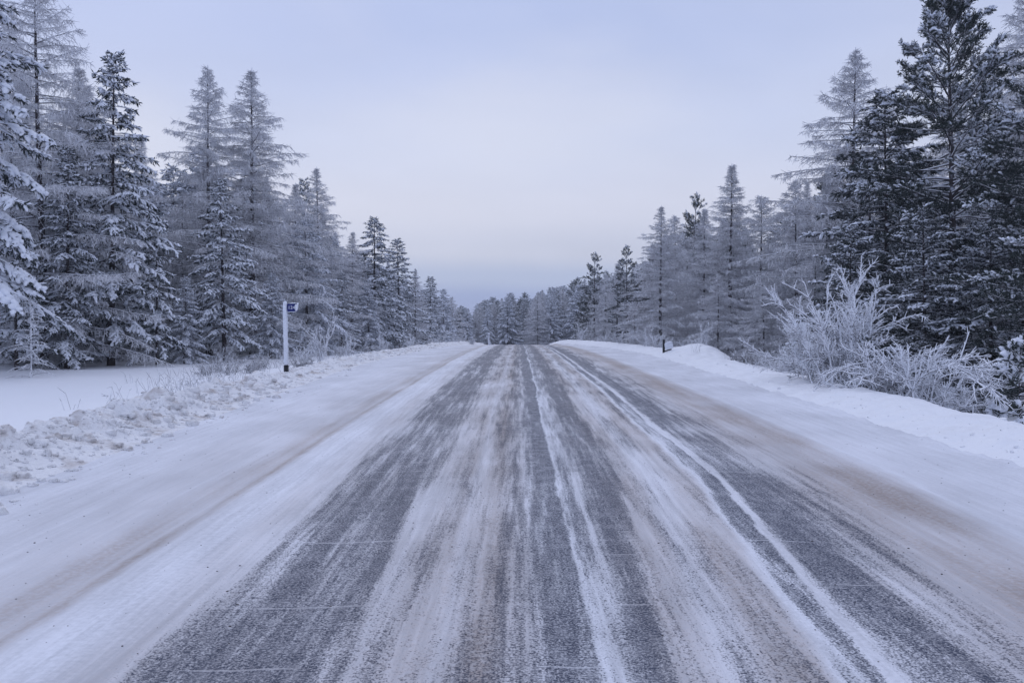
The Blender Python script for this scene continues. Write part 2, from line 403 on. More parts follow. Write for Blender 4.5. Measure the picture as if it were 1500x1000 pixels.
    P = noise(1.1, 0.5, 1, 3, 0.5, 11)       # patches
    Tr = noise(1.2, 7.0, 1, 3, 0.6, 21)      # short cross ripples left by tyre treads
    G1 = noise(1, 1, 75, 2, 0.6, 5)          # grain
    G2 = noise(1, 1, 26, 3, 0.6, 8)
    A = math_('MULTIPLY_ADD', math_('SUBTRACT', S, 0.5), 1.7, E)
    A = math_('MULTIPLY_ADD', math_('SUBTRACT', P, 0.5), 0.6, A)
    A = math_('MULTIPLY_ADD', math_('SUBTRACT', Tr, 0.5), 0.25, A)
    keep = smooth(E, 0.02, 0.25)
    A2 = math_('MULTIPLY_ADD', math_('SUBTRACT', G1, 0.5), 2.0, A)
    A2 = math_('MULTIPLY_ADD', math_('SUBTRACT', G2, 0.5), 1.1, A2)
    A2 = math_('MULTIPLY_ADD', math_('SUBTRACT', noise(16, 0.7, 1, 3, 0.6, 71), 0.5), 1.35, A2)
    mask = math_('MULTIPLY', smooth(A2, 0.36, 0.86, 0, 0.93), keep)
    mask = math_('MULTIPLY', mask, smooth(noise(1, 1, 60, 2, 0.7, 15), 0.38, 0.56, 0.5, 1.05))
    mask = math_('MULTIPLY', mask, smooth(noise(1.6, 1.0, 5, 5, 0.75, 25), 0.3, 0.6, 0.72, 1.05))
    # transverse frost cracks filled with snow
    cy = math_('MULTIPLY_ADD', math_('SUBTRACT', noise(0.35, 0.02, 1, 4, 0.6, 31), 0.5), 0.4, Y)
    cyc = math_('ABSOLUTE', math_('SUBTRACT', math_('FRACT', math_('DIVIDE', cy, 1.37)), 0.5))
    cyd = math_('ABSOLUTE', math_('SUBTRACT', math_('FRACT', math_('DIVIDE', cy, 0.61)), 0.5))
    crk = math_('MAXIMUM', smooth(cyc, 0.012, 0.004), math_('MULTIPLY', smooth(cyd, 0.02, 0.008), smooth(noise(0.9, 0.9, 1, 2, 0.5, 51), 0.52, 0.6)))
    crk = math_('MULTIPLY', crk, smooth(noise(1.3, 1.3, 1, 3, 0.6, 41), 0.44, 0.56))
    mask = math_('MULTIPLY', mask, math_('SUBTRACT', 1.0, math_('MULTIPLY', crk, 0.6)))
    # colours
    bm = math_('MULTIPLY', B, smooth(math_('ADD', math_('MULTIPLY', P, 0.7), math_('MULTIPLY', S, 0.6)), 0.42, 0.8, 0.6, 1.15), clamp=True)
    bm = math_('MULTIPLY', bm, smooth(G2, 0.3, 0.65, 0.7, 1.15))
    x1 = nn('ShaderNodeMix'); x1.data_type = 'RGBA'; x1.inputs['A'].default_value = (0.74, 0.755, 0.81, 1); x1.inputs['B'].default_value = (0.36, 0.305, 0.28, 1)
    L(bm, x1.inputs['Factor'])
    sh = nn('ShaderNodeVectorMath'); sh.operation = 'SCALE'; L(x1.outputs['Result'], sh.inputs[0])
    mid = math_('MULTIPLY', smooth(X, -2.9, -1.7), math_('SUBTRACT', 1.0, smooth(X, 2.6, 3.6)))
    st = math_('SUBTRACT', math_('ADD', math_('MULTIPLY', noise(13, 0.5, 1, 4, 0.7, 81), 0.65), math_('MULTIPLY', G2, 0.55)), 0.6)
    st = math_('MULTIPLY', st, math_('MULTIPLY_ADD', mid, 0.55, 0.45))
    st = math_('ADD', st, math_('MULTIPLY', math_('SUBTRACT', noise(0.9, 0.35, 1, 4, 0.6, 91), 0.5), 0.5))
    L(smooth(math_('ADD', st, 0.5), 0.3, 0.7, 0.76, 1.12), sh.inputs['Scale'])
    x2 = nn('ShaderNodeMix'); x2.data_type = 'RGBA'; x2.inputs['B'].default_value = (0.040, 0.050, 0.085, 1)
    L(sh.outputs[0], x2.inputs['A']); L(mask, x2.inputs['Factor']); L(x2.outputs['Result'], b.inputs['Base Color'])
    L(smooth(mask, 0, 1, 0.68, 0.6), b.inputs['Roughness'])
    b.inputs['Specular IOR Level'].default_value = 0.22
    h = math_('ADD', math_('MULTIPLY', mask, -0.5), math_('ADD', math_('MULTIPLY', G2, 0.35), math_('MULTIPLY', math_('ADD', noise(3.5, 0.9, 1, 5, 0.6, 61), math_('MULTIPLY', noise(3, 2, 3, 4, 0.65, 66), 0.5)), 1.1)))
    bp = nn('ShaderNodeBump'); bp.inputs['Strength'].default_value = 0.55; bp.inputs['Distance'].default_value = 0.03
    L(h, bp.inputs['Height']); L(bp.outputs[0], b.inputs['Normal'])
    return m
M['road'] = road_mat()

strip('road', lambda y: np.linspace(xl_edge(y), xr_edge(y), 70), [M['road']])
strip('snow_bank', lambda y: xr_edge(y) + np.linspace(0, 4.2, 50), [M['snow_bank']])
strip('snow_berm', lambda y: xl_edge(y) - 2.3 * wl(y) + np.linspace(0, 2.3 * wl(y), 64), [M['snow_berm']])
gs = 300.0 ** np.linspace(0, 1, 46) - 1
strip('snow_field', lambda y: xl_edge(y) - 2.3 * wl(y) - gs[::-1] * 1.0, [M['snow']])
strip('ground', lambda y: xr_edge(y) + 4.2 + gs * 1.0, [M['snow']])

# ------------------------------------------------------------------ tree prototypes
def curve_pts(p0, az, L, e0, e1, k, rng, wob=0.04):
    """branch polyline; elevation runs from e0 to e1 (radians)"""
    pts = [np.array(p0, float)]; a = az
    for i in range(k):
        e = e0 + (e1 - e0) * (i + 0.5) / k + rng.normal(0, wob)
        a += rng.normal(0, wob * 1.5)
        pts.append(pts[-1] + np.array([math.cos(a) * math.cos(e), math.sin(a) * math.cos(e), math.sin(e)]) * L / k)
    return np.array(pts)
def interp_pts(pts, t):
    k = len(pts) - 1; f = np.clip(t * k, 0, k - 1e-6); i = f.astype(int); r = (f - i)[:, None]
    return pts[i] * (1 - r) + pts[i + 1] * r, norm(pts[i + 1] - pts[i])
def trunk_mesh(H, r0, rng, lean=0.01, zend=1.0):
    k = 18
    z = np.linspace(-0.4, H * zend, k)
    x = np.cumsum(rng.normal(0, lean * H / k, k)); y = np.cumsum(rng.normal(0, lean * H / k, k))
    x -= x[0]; y -= y[0]
    pts = np.stack([x, y, z], 1)
    rad = r0 * (1 - 0.93 * np.linspace(0, 1, k) ** 0.9); rad[0] *= 1.25
    return pts, rad
def proto(name, trunk, crown, snow, tmat, cmats):
    root = empty(name, (0, 0, -500))
    trunk.build('trunk', [tmat], root)
    c = crown.build('crown', cmats, root)
    if snow is not None and snow.n: tag(snow.build('snow_load', [M['snow_lump']], root), kind='stuff')
    return root

def make_larch(seed, H=16.0, R=2.9, dens=1.0, low=0.06, name='larch_tree', powr=0.85, tw=1.0):
    rng = np.random.RandomState(seed)
    pts, rad = trunk_mesh(H, 0.0105 * H, rng)
    tb = MB(); polytube(tb, pts, rad, 9)
    cb = MB()
    s0, s1, sr0, sr1 = [], [], [], []; t0, t1 = [], []
    z = low * H; az = rng.uniform(0, 6.28)
    while z < H * 0.985:
        t = z / H
        az += 2.4 + rng.normal(0, 0.35)
        L = R * ((1 - t) ** powr) * min(1, 0.35 + 3.2 * (1 - t)) * rng.uniform(0.5, 1.15) * (0.78 + 0.22 * min(1, (t - low) / 0.2)) + 0.10
        if rng.rand() < 0.06: L *= 0.5
        c, _ = interp_pts(pts, np.array([(z + 0.4) / (H + 0.4)])); p0 = c[0]
        e0 = math.radians(np.interp(t, [0, 0.5, 0.85, 1], [0, 4, 16, 42]) + rng.normal(0, 6))
        e1 = e0 + math.radians(rng.uniform(-32, 2) if t < 0.8 else rng.uniform(-12, 12))
        br = curve_pts(p0, az, L, e0, e1, 7, rng)
        rb = 0.007 + 0.0095 * L
        r = rb * (1 - 0.8 * np.linspace(0, 1, 8)) + 0.004
        tubes(cb, br[:-1], br[1:], r[:-1], r[1:], 4, 0)
        n2 = max(3, int(L / 0.115 * dens))
        tt = np.sort(rng.uniform(0.08, 1.0, n2))
        q, d = interp_pts(br, tt)
        side = np.where(np.arange(n2) % 2 == 0, 1.0, -1.0)
        ang = rng.uniform(0.6, 1.25, n2) * side
        lat = np.stack([d[:, 0] * np.cos(ang) - d[:, 1] * np.sin(ang), d[:, 0] * np.sin(ang) + d[:, 1] * np.cos(ang), d[:, 2] * 0.3 - rng.uniform(0.05, 0.55, n2)], 1)
        lat = norm(lat)
        l2 = (0.12 + 0.34 * L * (1 - tt) * rng.uniform(0.5, 1.2, n2)) ** 1.0
        l2 = np.minimum(l2, 1.1)
        mid = q + lat * (l2 * 0.55)[:, None]
        lat2 = norm(lat + np.array([0, 0, -0.35]))
        end = mid + lat2 * (l2 * 0.45)[:, None]
        s0 += [q, mid]; s1 += [mid, end]
        sr0 += [np.full(n2, 0.0095), np.full(n2, 0.008)]; sr1 += [np.full(n2, 0.008), np.full(n2, 0.005)]
        # fine hanging twigs
        for P, Dr, ll, n3 in ((q, lat, l2, 5), (br[1:], norm(br[1:] - br[:-1]), np.full(7, L / 7), 4)):
            K = len(P); m = int(n3 * dens)
            f = rng.uniform(0.1, 1.0, (K, m))
            base = P[:, None] + (Dr[:, None] * (f * ll[:, None])[..., None] if P is q else -Dr[:, None] * (f * ll[:, None])[..., None])
            base[..., 2] -= (0.12 * f * f * ll[:, None]) if P is q else 0
            dd = norm(Dr[:, None] * 0.45 + rng.normal(0, 0.55, (K, m, 3)) + np.array([0, 0, -0.45]))
            ln = rng.uniform(0.08, 0.30, (K, m)) * (0.6 + 0.4 * min(1, L))
            t0.append(base.reshape(-1, 3)); t1.append((base + dd * ln[..., None]).reshape(-1, 3))
        z += rng.uniform(0.05, 0.17) / dens * (0.7 + 0.6 * (1 - t))
    tubes(cb, np.concatenate(s0), np.concatenate(s1), np.concatenate(sr0) * tw, np.concatenate(sr1) * tw, 3, 1)
    tubes(cb, np.concatenate(t0), np.concatenate(t1), 0.0095 * tw, 0.006 * tw, 3, 1)
    return proto(name, tb, cb, None, M['bark'], [M['branch'], M['rime']])

def make_spruce(seed, H=13.0, R=2.6, snow=1.0, low=0.05, droop=1.0, name='spruce_tree', dens=1.0, patchy=0.0, big=1.0, nm=None):
    rng = np.random.RandomState(seed)
    pts, rad = trunk_mesh(H, 0.0125 * H, rng, 0.006)
    tb = MB(); polytube(tb, pts, rad, 9)
    cb = MB(); sb = MB()
    S0, S1, B0, B1, W0, W1, WW = [], [], [], [], [], [], []
    z = low * H; az = rng.uniform(0, 6.28)
    while z < H * 0.985:
        t = z / H
        az += 2.4 + rng.normal(0, 0.4)
        L = R * ((1 - t) ** 0.78) * rng.uniform(0.6, 1.15) + 0.15
        c, _ = interp_pts(pts, np.array([(z + 0.4) / (H + 0.4)])); p0 = c[0]
        e0 = math.radians(np.interp(t, [0, 0.6, 0.9, 1], [-8, 2, 22, 55]) + rng.normal(0, 6))
        e1 = e0 - math.radians(rng.uniform(10, 42)) * droop if t < 0.88 else e0 - 0.2
        br = curve_pts(p0, az, L, e0, e1, 6, rng, 0.05)
        r = (0.008 + 0.009 * L) * (1 - 0.8 * np.linspace(0, 1, 7)) + 0.004
        tubes(cb, br[:-1], br[1:], r[:-1], r[1:], 4, 0)
        n2 = max(4, int(L / 0.12 * dens)); tt = np.sort(rng.uniform(0.12, 1.0, n2)); tt[-1] = 0.98
        q, d = interp_pts(br, tt)
        side = np.where(np.arange(n2) % 2 == 0, 1.0, -1.0); ang = rng.uniform(0.45, 1.05, n2) * side; ang[-1] = 0
        lat = norm(np.stack([d[:, 0] * np.cos(ang) - d[:, 1] * np.sin(ang), d[:, 0] * np.sin(ang) + d[:, 1] * np.cos(ang), d[:, 2] * 0.8 - rng.uniform(0.1, 0.5, n2) * droop], 1))
        l2 = np.clip(0.16 + 0.32 * L * (1 - tt) * rng.uniform(0.6, 1.2, n2), 0.14, 0.8)
        end = q + lat * l2[:, None]
        S0.append(q); S1.append(end)
        m = 9
        f = rng.uniform(0.0, 1.0, (n2, m)); base = q[:, None] + lat[:, None] * (f * l2[:, None])[..., None]
        dd = norm(lat[:, None] * 0.8 + rng.normal(0, 0.5, (n2, m, 3)) + np.array([0, 0, -0.28]))
        ln = rng.uniform(0.09, 0.24, (n2, m))
        B0.append(base.reshape(-1, 3)); B1.append((base + dd * ln[..., None]).reshape(-1, 3))
        sn = snow if rng.rand() > patchy else 0.08
        sel = rng.rand(n2) < 0.85 * sn * (1 if patchy == 0 else np.clip(tt * 1.5, 0, 1))
        W0.append(q[sel] + lat[sel] * 0.02); W1.append(end[sel] + (0, 0, -0.01)); WW.append((0.045 + 0.05 * rng.rand(sel.sum())) * big)
        # sprays of snow at the tips and along the bough
        tip = rng.rand(n2, 3) < 0.42 * sn
        bb = base[:, :3][tip]; ee = bb + dd[:, :3][tip] * (ln[:, :3][tip][:, None] * 1.15)
        W0.append(bb); W1.append(ee); WW.append((0.03 + 0.035 * rng.rand(len(bb))) * big)
        if sn > 0.3:
            ks = rng.rand(5) < 0.75
            W0.append(br[1:-1][ks]); W1.append(br[2:][ks]); WW.append(rng.uniform(0.05, 0.10, ks.sum()) * big * min(1, 0.4 + L * 0.3))
        z += rng.uniform(0.06, 0.17) / dens * (0.75 + 0.5 * (1 - t))
    S0 = np.concatenate(S0); S1 = np.concatenate(S1)
    tubes(cb, S0, S1, 0.009, 0.005, 3, 0)
    B0 = np.concatenate(B0); B1 = np.concatenate(B1)
    blades(cb, B0, B1, 0.022, rng, 1); blades(cb, B0, B1, 0.022, rng, 1)
    W0 = np.concatenate(W0); W1 = np.concatenate(W1); WW = np.concatenate(WW)
    pillows(sb, W0, W1, WW, WW * rng.uniform(0.5, 0.9, len(WW)), rng, 0, 0.35, 5)
    return proto(name, tb, cb, sb, M['bark'], [M['branch'], nm or M['needle']])

def make_pine(seed, H=12.0, R=2.8, snow=0.5, low=0.25, name='pine_tree', dens=1.0, gap=0.12, big=1.0, topw=0.6):
    rng = np.random.RandomState(seed)
    pts, rad = trunk_mesh(H, 0.013 * H, rng, 0.012)
    tb = MB(); polytube(tb, pts, rad, 9)
    cb = MB(); sb = MB()
    S0, S1, B0, B1, W0, W1, WW = [], [], [], [], [], [], []
    z = low * H; az = rng.uniform(0, 6.28)
    while z < H * 0.99:
        t = z / H
        if rng.rand() < gap: z += rng.uniform(0.1, 0.35)
        for _w in range(rng.randint(2, 5)):
            az += 1.9 + rng.normal(0, 0.5)
            L = R * ((1 - t) ** topw) * rng.uniform(0.45, 1.15) + 0.2
            c, _ = interp_pts(pts, np.array([(z + 0.4) / (H + 0.4)])); p0 = c[0]
            e0 = math.radians(np.interp(t, [0, 0.5, 0.8, 1], [-6, 8, 28, 62]) + rng.normal(0, 9))
            e1 = e0 + math.radians(rng.uniform(-22, 22))
            br = curve_pts(p0, az, L, e0, e1, 6, rng, 0.09)
            r = (0.010 + 0.011 * L) * (1 - 0.8 * np.linspace(0, 1, 7)) + 0.005
            tubes(cb, br[:-1], br[1:], r[:-1], r[1:], 4, 0)
            n2 = max(3, int(L / 0.14 * dens)); tt = np.sort(rng.uniform(0.2, 1.0, n2) ** 0.8); tt[-1] = 0.99
            q, d = interp_pts(br, tt)
            side = np.where(np.arange(n2) % 2 == 0, 1.0, -1.0); ang = rng.uniform(0.3, 1.0, n2) * side; ang[-1] = 0
            lat = norm(np.stack([d[:, 0] * np.cos(ang) - d[:, 1] * np.sin(ang), d[:, 0] * np.sin(ang) + d[:, 1] * np.cos(ang), d[:, 2] * 0.9 + rng.uniform(-0.2, 0.45, n2)], 1))
            l2 = np.clip(0.14 + 0.30 * L * (1 - tt) * rng.uniform(0.6, 1.3, n2), 0.12, 0.75)
            end = q + lat * l2[:, None]
            S0.append(q); S1.append(end)
            sn = snow * 2.0 if rng.rand() < 0.45 else 0.06
            # three shoots with needle brushes per twig
            for f in (0.4, 0.7, 1.0):
                cs = q + lat * (f * l2)[:, None]
                m = 11
                sd_ = norm(lat + rng.normal(0, 0.45, lat.shape) + np.array([0, 0, 0.2]))
                ff = rng.uniform(0, 0.16, (n2, m))
                base = cs[:, None] + sd_[:, None] * ff[..., None]
                dd = norm(sd_[:, None] * 0.9 + rng.normal(0, 0.65, (n2, m, 3)))
                ln = rng.uniform(0.07, 0.14, (n2, m))
                B0.append(base.reshape(-1, 3)); B1.append((base + dd * ln[..., None]).reshape(-1, 3))
                sel = rng.rand(n2) < min(0.95, sn) * np.clip(tt * 1.4, 0, 1)
                W0.append(cs[sel] - sd_[sel] * 0.02 + (0, 0, 0.015)); W1.append(cs[sel] + sd_[sel] * rng.uniform(0.12, 0.24, (sel.sum(), 1)) + (0, 0, 0.02))
                WW.append(rng.uniform(0.035, 0.085, sel.sum()) * big)
        z += rng.uniform(0.12, 0.34) / dens * (0.6 + 0.6 * (1 - t))
    tubes(cb, np.concatenate(S0), np.concatenate(S1), 0.011, 0.006, 3, 0)
    B0 = np.concatenate(B0); B1 = np.concatenate(B1)
    blades(cb, B0, B1, 0.014, rng, 1)
    W0 = np.concatenate(W0); W1 = np.concatenate(W1); WW = np.concatenate(WW)
    pillows(sb, W0, W1, WW, WW * rng.uniform(0.6, 0.95, len(WW)), rng, 0, 0.35, 5)
    return proto(name, tb, cb, sb, M['bark'], [M['branch'], M['needle_pine']])

LARCH = [make_larch(11, 16, 5.0, dens=1.3, powr=0.8, low=0.03), make_larch(12, 16, 5.6, dens=1.25, powr=0.78, low=0.03), make_larch(13, 16, 5.0, dens=1.35, powr=0.95, low=0.03), make_larch(14, 10, 3.7, low=0.02, dens=1.3, powr=0.72)]
SPRUCE = [make_spruce(21, 14, 3.6, 1.0, low=0.2, dens=1.25, big=1.35, droop=1.2), make_spruce(22, 12, 3.2, low=0.13, dens=1.2, snow=0.95, droop=1.1), make_spruce(23, 12, 3.2, 0.85, dens=1.15, droop=0.9),
          make_spruce(24, 6, 1.6, 0.9, low=0.12), make_spruce(25, 11, 3.5, 0.9, low=0.02, droop=1.15, dens=1.35, big=0.9, nm=M['rime_needle'])]
PINE = [make_pine(31, 14, 4.4, 0.5, low=0.08, dens=1.25, big=0.9), make_spruce(32, 11, 4.0, 0.95, low=0.04, droop=0.5, dens=1.35, big=1.05, patchy=0.6, name='pine_tree'), make_pine(33, 11, 2.5, 0.30, low=0.1, gap=0.2),
        make_pine(34, 2.2, 0.8, 0.9, low=0.03, big=1.5, topw=0.5)]
HT = {}
for L_, hs in ((LARCH, (16, 16, 16, 10)), (SPRUCE, (14, 12, 12, 6, 11)), (PINE, (14, 11, 11, 2.2))):
    for p, h in zip(L_, hs): HT[p.name] = h
USED = set()
RT = random.Random(5)
def copy_tree(root):
    r = root.copy(); COL.objects.link(r)
    for ch in root.children:
        c = ch.copy(); COL.objects.link(c); c.parent = r
    return r
KIDS = {}
for p in LARCH + SPRUCE + PINE: KIDS[p.name] = [o for o in COL.objects if o.parent == p]
def place(p, px, Y, py, label, group=None, cat='tree', wide=1.0, rot=None, X=None):
    """px, py: where the tip stands in the photo at distance Y; gives real position and height"""
    X = at(px, Y) if X is None else X
    z0 = gz(X, Y); H = ztop(py, Y) - z0
    key = p.name
    if key in USED:
        r = p.copy(); COL.objects.link(r)
        for ch in KIDS[key]:
            c = ch.copy(); COL.objects.link(c); c.parent = r
    else:
        r = p; USED.add(key)
    s = H / HT[key]
    r.location = (X, Y, z0 - 0.03); r.scale = (s * wide, s * wide, s)
    r.rotation_euler = (RT.uniform(-.025, .025), RT.uniform(-.025, .025), RT.uniform(0, 6.28) if rot is None else rot)
    for k in ('label', 'category', 'group'):
        if k in r: del r[k]
    tag(r, label, cat, group)
    return r
L0, L1, L2, L3 = LARCH; S0_, S1_, S2_, S3_, S4_ = SPRUCE; P0_, P1_, P2_, P3_ = PINE
GL = 'trees along the left forest edge'; GR = 'trees along the right forest edge'
# left side, from the frame edge to the crest
place(S0_, -62, 31, -170, 'huge snow-laden spruce cut off by the left frame edge, thick white boughs', GL, wide=1.12)
place(L1, 62, 39, -70, 'tallest frosted larch on the left, behind the big snow-laden spruce', GL, wide=1.05)
place(S1_, 160, 40, 74, 'tall green snowy spruce, its trunk foot in open snow, left of the twin larches', GL, wide=1.0)
place(L3, 118, 46, 120, 'frosted larch squeezed behind the tall green spruce on the left', GL, wide=1.25)
place(S2_, 95, 38, 215, 'narrow snowy spruce between the huge left spruce and the tall green one', GL)
place(L2, 210, 62, 198, 'thin frosted larch tip seen in the gap left of the twin larches', GL, wide=1.1)
place(L1, 305, 52, 98, 'left one of the twin tall bare larches with open whorled branches', GL, wide=1.15)
place(L0, 370, 54, 97, 'right one of the twin tall bare larches with long drooping branches', GL, wide=1.35)
place(S1_, 328, 45, 262, 'dense snow-laden spruce standing in front of the twin larches', GL, wide=1.15)
place(S3_, 228, 41, 322, 'slim young snowy spruce with thin bare trunk foot, left of the dense spruce', GL, wide=0.95)
place(S4_, 268, 43, 405, 'small rime-covered spruce low in front, between slim young spruce and dense spruce', GL, wide=1.1)
place(S4_, 190, 47, 330, 'white rime-covered spruce behind the slim young spruce', GL, wide=1.3)
place(S3_, 20, 36, 330, 'small snowy spruce under the boughs of the huge left spruce', GL, wide=1.1)
place(L3, 50, 40, 300, 'frosted larch in the shade behind the small spruce at far left', GL, wide=1.2)
place(L0, 470, 68, 244, 'tall frosted larch right of the kilometre post, peak of the middle left group', GL, wide=1.25)
place(L2, 430, 64, 268, 'frosted larch directly above and behind the kilometre post', GL, wide=1.4)
place(S2_, 452, 72, 262, 'dark spruce tip poking out left of the tall larch peak', GL, wide=0.8)
place(S4_, 450, 58, 322, 'broad rime-covered spruce in front, right of the kilometre sign', GL, wide=1.35)
place(S1_, 500, 66, 400, 'low snowy spruce at the foot of the frosted larches right of the post', GL, wide=1.1)
place(S4_, 395, 50, 400, 'bushy rime-covered spruce just left of the kilometre post', GL, wide=1.2)
place(L0, 515, 78, 338, 'frosted larch between the tall larch peak and the pointed dark spruce', GL, wide=1.35)
place(S1_, 548, 80, 318, 'pointed dark spruce with frosted flanks midway down the left edge', GL, wide=1.3)
place(S2_, 587, 90, 350, 'second pointed spruce beyond the midway dark one on the left', GL, wide=1.3)
place(S4_, 540, 74, 410, 'low rime-covered spruce at the foot of the pointed dark spruce', GL, wide=1.2)
place(L2, 608, 99, 392, 'frosted larch just past the second pointed spruce on the left', GL, wide=1.25)
place(S2_, 630, 108, 405, 'snowy spruce near the far end of the left edge', GL, wide=1.3)
place(S4_, 648, 118, 424, 'rounded rime-covered spruce near the far end of the left edge', GL, wide=1.2)
place(L3, 664, 130, 434, 'last frosted larch of the left edge before the far tree line', GL, wide=1.3)
# right side, from the frame edge to the crest
place(P0_, 1398, 31, -6, 'tallest dark pine on the right with snow tufts and visible dark trunk', GR, wide=1.05, rot=0.6)
place(P1_, 1300, 35, 136, 'dense dark pine with a small spiky top, left of the tallest pine', GR, wide=1.2)
place(L1, 1240, 42, 70, 'tallest frosted larch on the right, beside the dense dark pine', GR, wide=1.35)
place(L3, 1168, 45, 262, 'frosted larch leaning out at the left foot of the tallest right larch', GR, wide=1.2)
place(P1_, 1355, 28, 300, 'low dark pine in front of the tallest pine behind the frosted bushes', GR, wide=1.25, rot=2.1)
place(P0_, 1545, 25, 40, 'dark snowy pine cut off by the right frame edge', GR, wide=1.1, rot=1.0)
place(L2, 1500, 36, -40, 'bare-topped larch behind the pines at the right frame edge', GR, wide=1.2)
place(L2, 1068, 50, 240, 'pointed frosted larch rising above its neighbours in the right middle', GR, wide=1.5)
place(L3, 1112, 53, 285, 'frosted larch between the pointed one and the tallest right larch', GR, wide=1.45)
place(L2, 1028, 56, 303, 'frosted larch just left of the pointed right larch', GR, wide=1.45)
place(L0, 967, 51, 300, 'frosted larch with clearly dark bare trunk at the right bank mound', GR, wide=1.35)
place(L3, 992, 60, 315, 'pale frosted larch behind the dark-trunked one', GR, wide=1.2)
place(P2_, 1012, 72, 293, 'dark pine top showing above the pale larches on the right', GR, wide=0.9)
place(P2_, 920, 74, 366, 'compact dark green pine among frosted larches left of the dark-trunked larch', GR, wide=1.0)
place(L3, 903, 80, 384, 'frosted larch beside the compact dark pine', GR, wide=1.1)
place(P2_, 870, 86, 375, 'ragged leaning dark pine at the far end of the right edge', GR, wide=1.0)
place(L3, 886, 84, 400, 'small frosted larch between the ragged pine and the compact pine', GR, wide=1.1)
place(L3, 1050, 45, 400, 'low frosted larch thicket tree below the pointed right larch', GR, wide=1.35)
place(L3, 1120, 41, 400, 'low frosted larch left of the big hoar bush', GR, wide=1.4)
place(L3, 930, 58, 440, 'low frosted larch with boughs reaching left beside the dark trunk', GR, wide=1.5)
place(L3, 1190, 38, 370, 'low frosted larch directly behind the big hoar bush', GR, wide=1.3)
place(P1_, 1240, 31, 330, 'low dark pine filling the gap behind the big hoar bush', GR, wide=1.3)
place(P1_, 1450, 27, 330, 'low dark pine behind the right hoar bush and the tallest trunk', GR, wide=1.3, rot=4.0)
place(P3_, 1492, 15.5, 522, 'small snow-clotted pine at the right frame edge on the bank', 'snow-clotted little pines', wide=0.9)
place(P3_, 1268, 18.0, 503, 'small snow-clotted pine in front of the big hoar bush', 'snow-clotted little pines', wide=0.75)
place(P0_, 1640, 19, 20, 'pine reaching in with snow-heavy boughs from outside the right frame edge', GR, wide=1.0, rot=3.0)

# filler rows deeper in the wood
rg = random.Random(3)
envL = np.array([(-400, -200), (0, -60), (60, -20), (110, 90), (170, 140), (200, 215), (250, 235), (300, 190), (370, 190), (410, 270), (440, 300), (480, 290), (510, 360), (560, 365), (600, 402), (640, 428), (670, 447), (690, 456)], float)
envR = np.array([(840, 425), (900, 400), (960, 335), (1050, 300), (1120, 325), (1160, 290), (1200, 210), (1280, 190), (1340, 200), (1400, 120), (1500, 90), (1900, 20)], float)
def edgeL(y): return np.interp(y, [20, 40, 60, 80, 110, 150, 220], [-24, -22, -19.5, -15, -12.5, -11.5, -11])
def edgeR(y): return np.interp(y, [18, 30, 45, 60, 85, 150, 220], [16, 15.5, 13, 10.5, 8.5, 8.5, 9])
def scatter(n, side, ylo, yhi, depth, group, label_of):
    got = 0; tries = 0; pos = []
    while got < n and tries < n * 60:
        tries += 1
        Y = ylo * (yhi / ylo) ** rg.random()
        e = edgeL(Y) if side < 0 else edgeR(Y)
        X = e + side * (1.0 + depth * rg.random() ** 1.3)
        px = VPX + X / Y * F
        if px < -160 or px > 1660: continue
        if any((X - a) ** 2 + (Y - b) ** 2 < 2.4 ** 2 for a, b in pos): continue
        env = envL if side < 0 else envR
        py = np.interp(px, env[:, 0], env[:, 1]) + rg.uniform(4, 60) * min(1, 60 / Y) + 6
        H = ztop(py, Y) - gz(X, Y)
        if H < 3.5: continue
        if H > 18: py += (H - rg.uniform(13, 18)) * F / Y
        pos.append((X, Y)); got += 1
        r = rg.random()
        if side < 0: p = L0 if r < .22 else L2 if r < .42 else S4_ if r < .72 else S1_ if r < .86 else S2_
        else: p = L0 if r < .2 else L2 if r < .45 else L3 if r < .72 else P1_ if r < .86 else P2_
        kind = 'larch' if p in LARCH else 'spruce' if p in SPRUCE else 'pine'
        place(p, px, Y, py, label_of(kind), '%s %s' % (kind, group), wide=rg.uniform(1.05, 1.4))
nm = {'larch': 'frosted larch', 'spruce': 'snowy green spruce', 'pine': 'dark green pine'}
scatter(100, -1, 42, 175, 30, 'trees deep in the left wood', lambda k: nm[k] + ' deep in the left wood, behind the forest edge trees')
scatter(70, 1, 36, 165, 26, 'trees deep in the right wood', lambda k: nm[k] + ' deep in the right wood, behind the forest edge trees')
def young(n, side, ylo, yhi, seed):
    r2 = random.Random(seed); got = 0; pos = []
    sname = 'left' if side < 0 else 'right'
    while got < n:
        Y = ylo * (yhi / ylo) ** r2.random(); e = edgeL(Y) if side < 0 else edgeR(Y)
        X = e + side * r2.uniform(-0.6, 7)
        if any((X - a) ** 2 + (Y - b) ** 2 < 1.2 for a, b in pos): continue
        px = VPX + X / Y * F
        if px < -60 or px > 1560: continue
        H = r2.uniform(2.6, 5.2); py = VPY - (gz(X, Y) + H - EYE) * F / Y
        p = L3 if r2.random() < .72 else S3_
        kind = 'larch' if p is L3 else 'spruce'; pos.append((X, Y)); got += 1
        place(p, px, Y, py, 'young frosted %s in the thicket along the %s forest edge' % (kind, sname), 'young %s trees along the %s edge' % (kind, sname), wide=r2.uniform(1.1, 1.7))
young(34, -1, 37, 130, 8)
young(34, 1, 30, 95, 9)
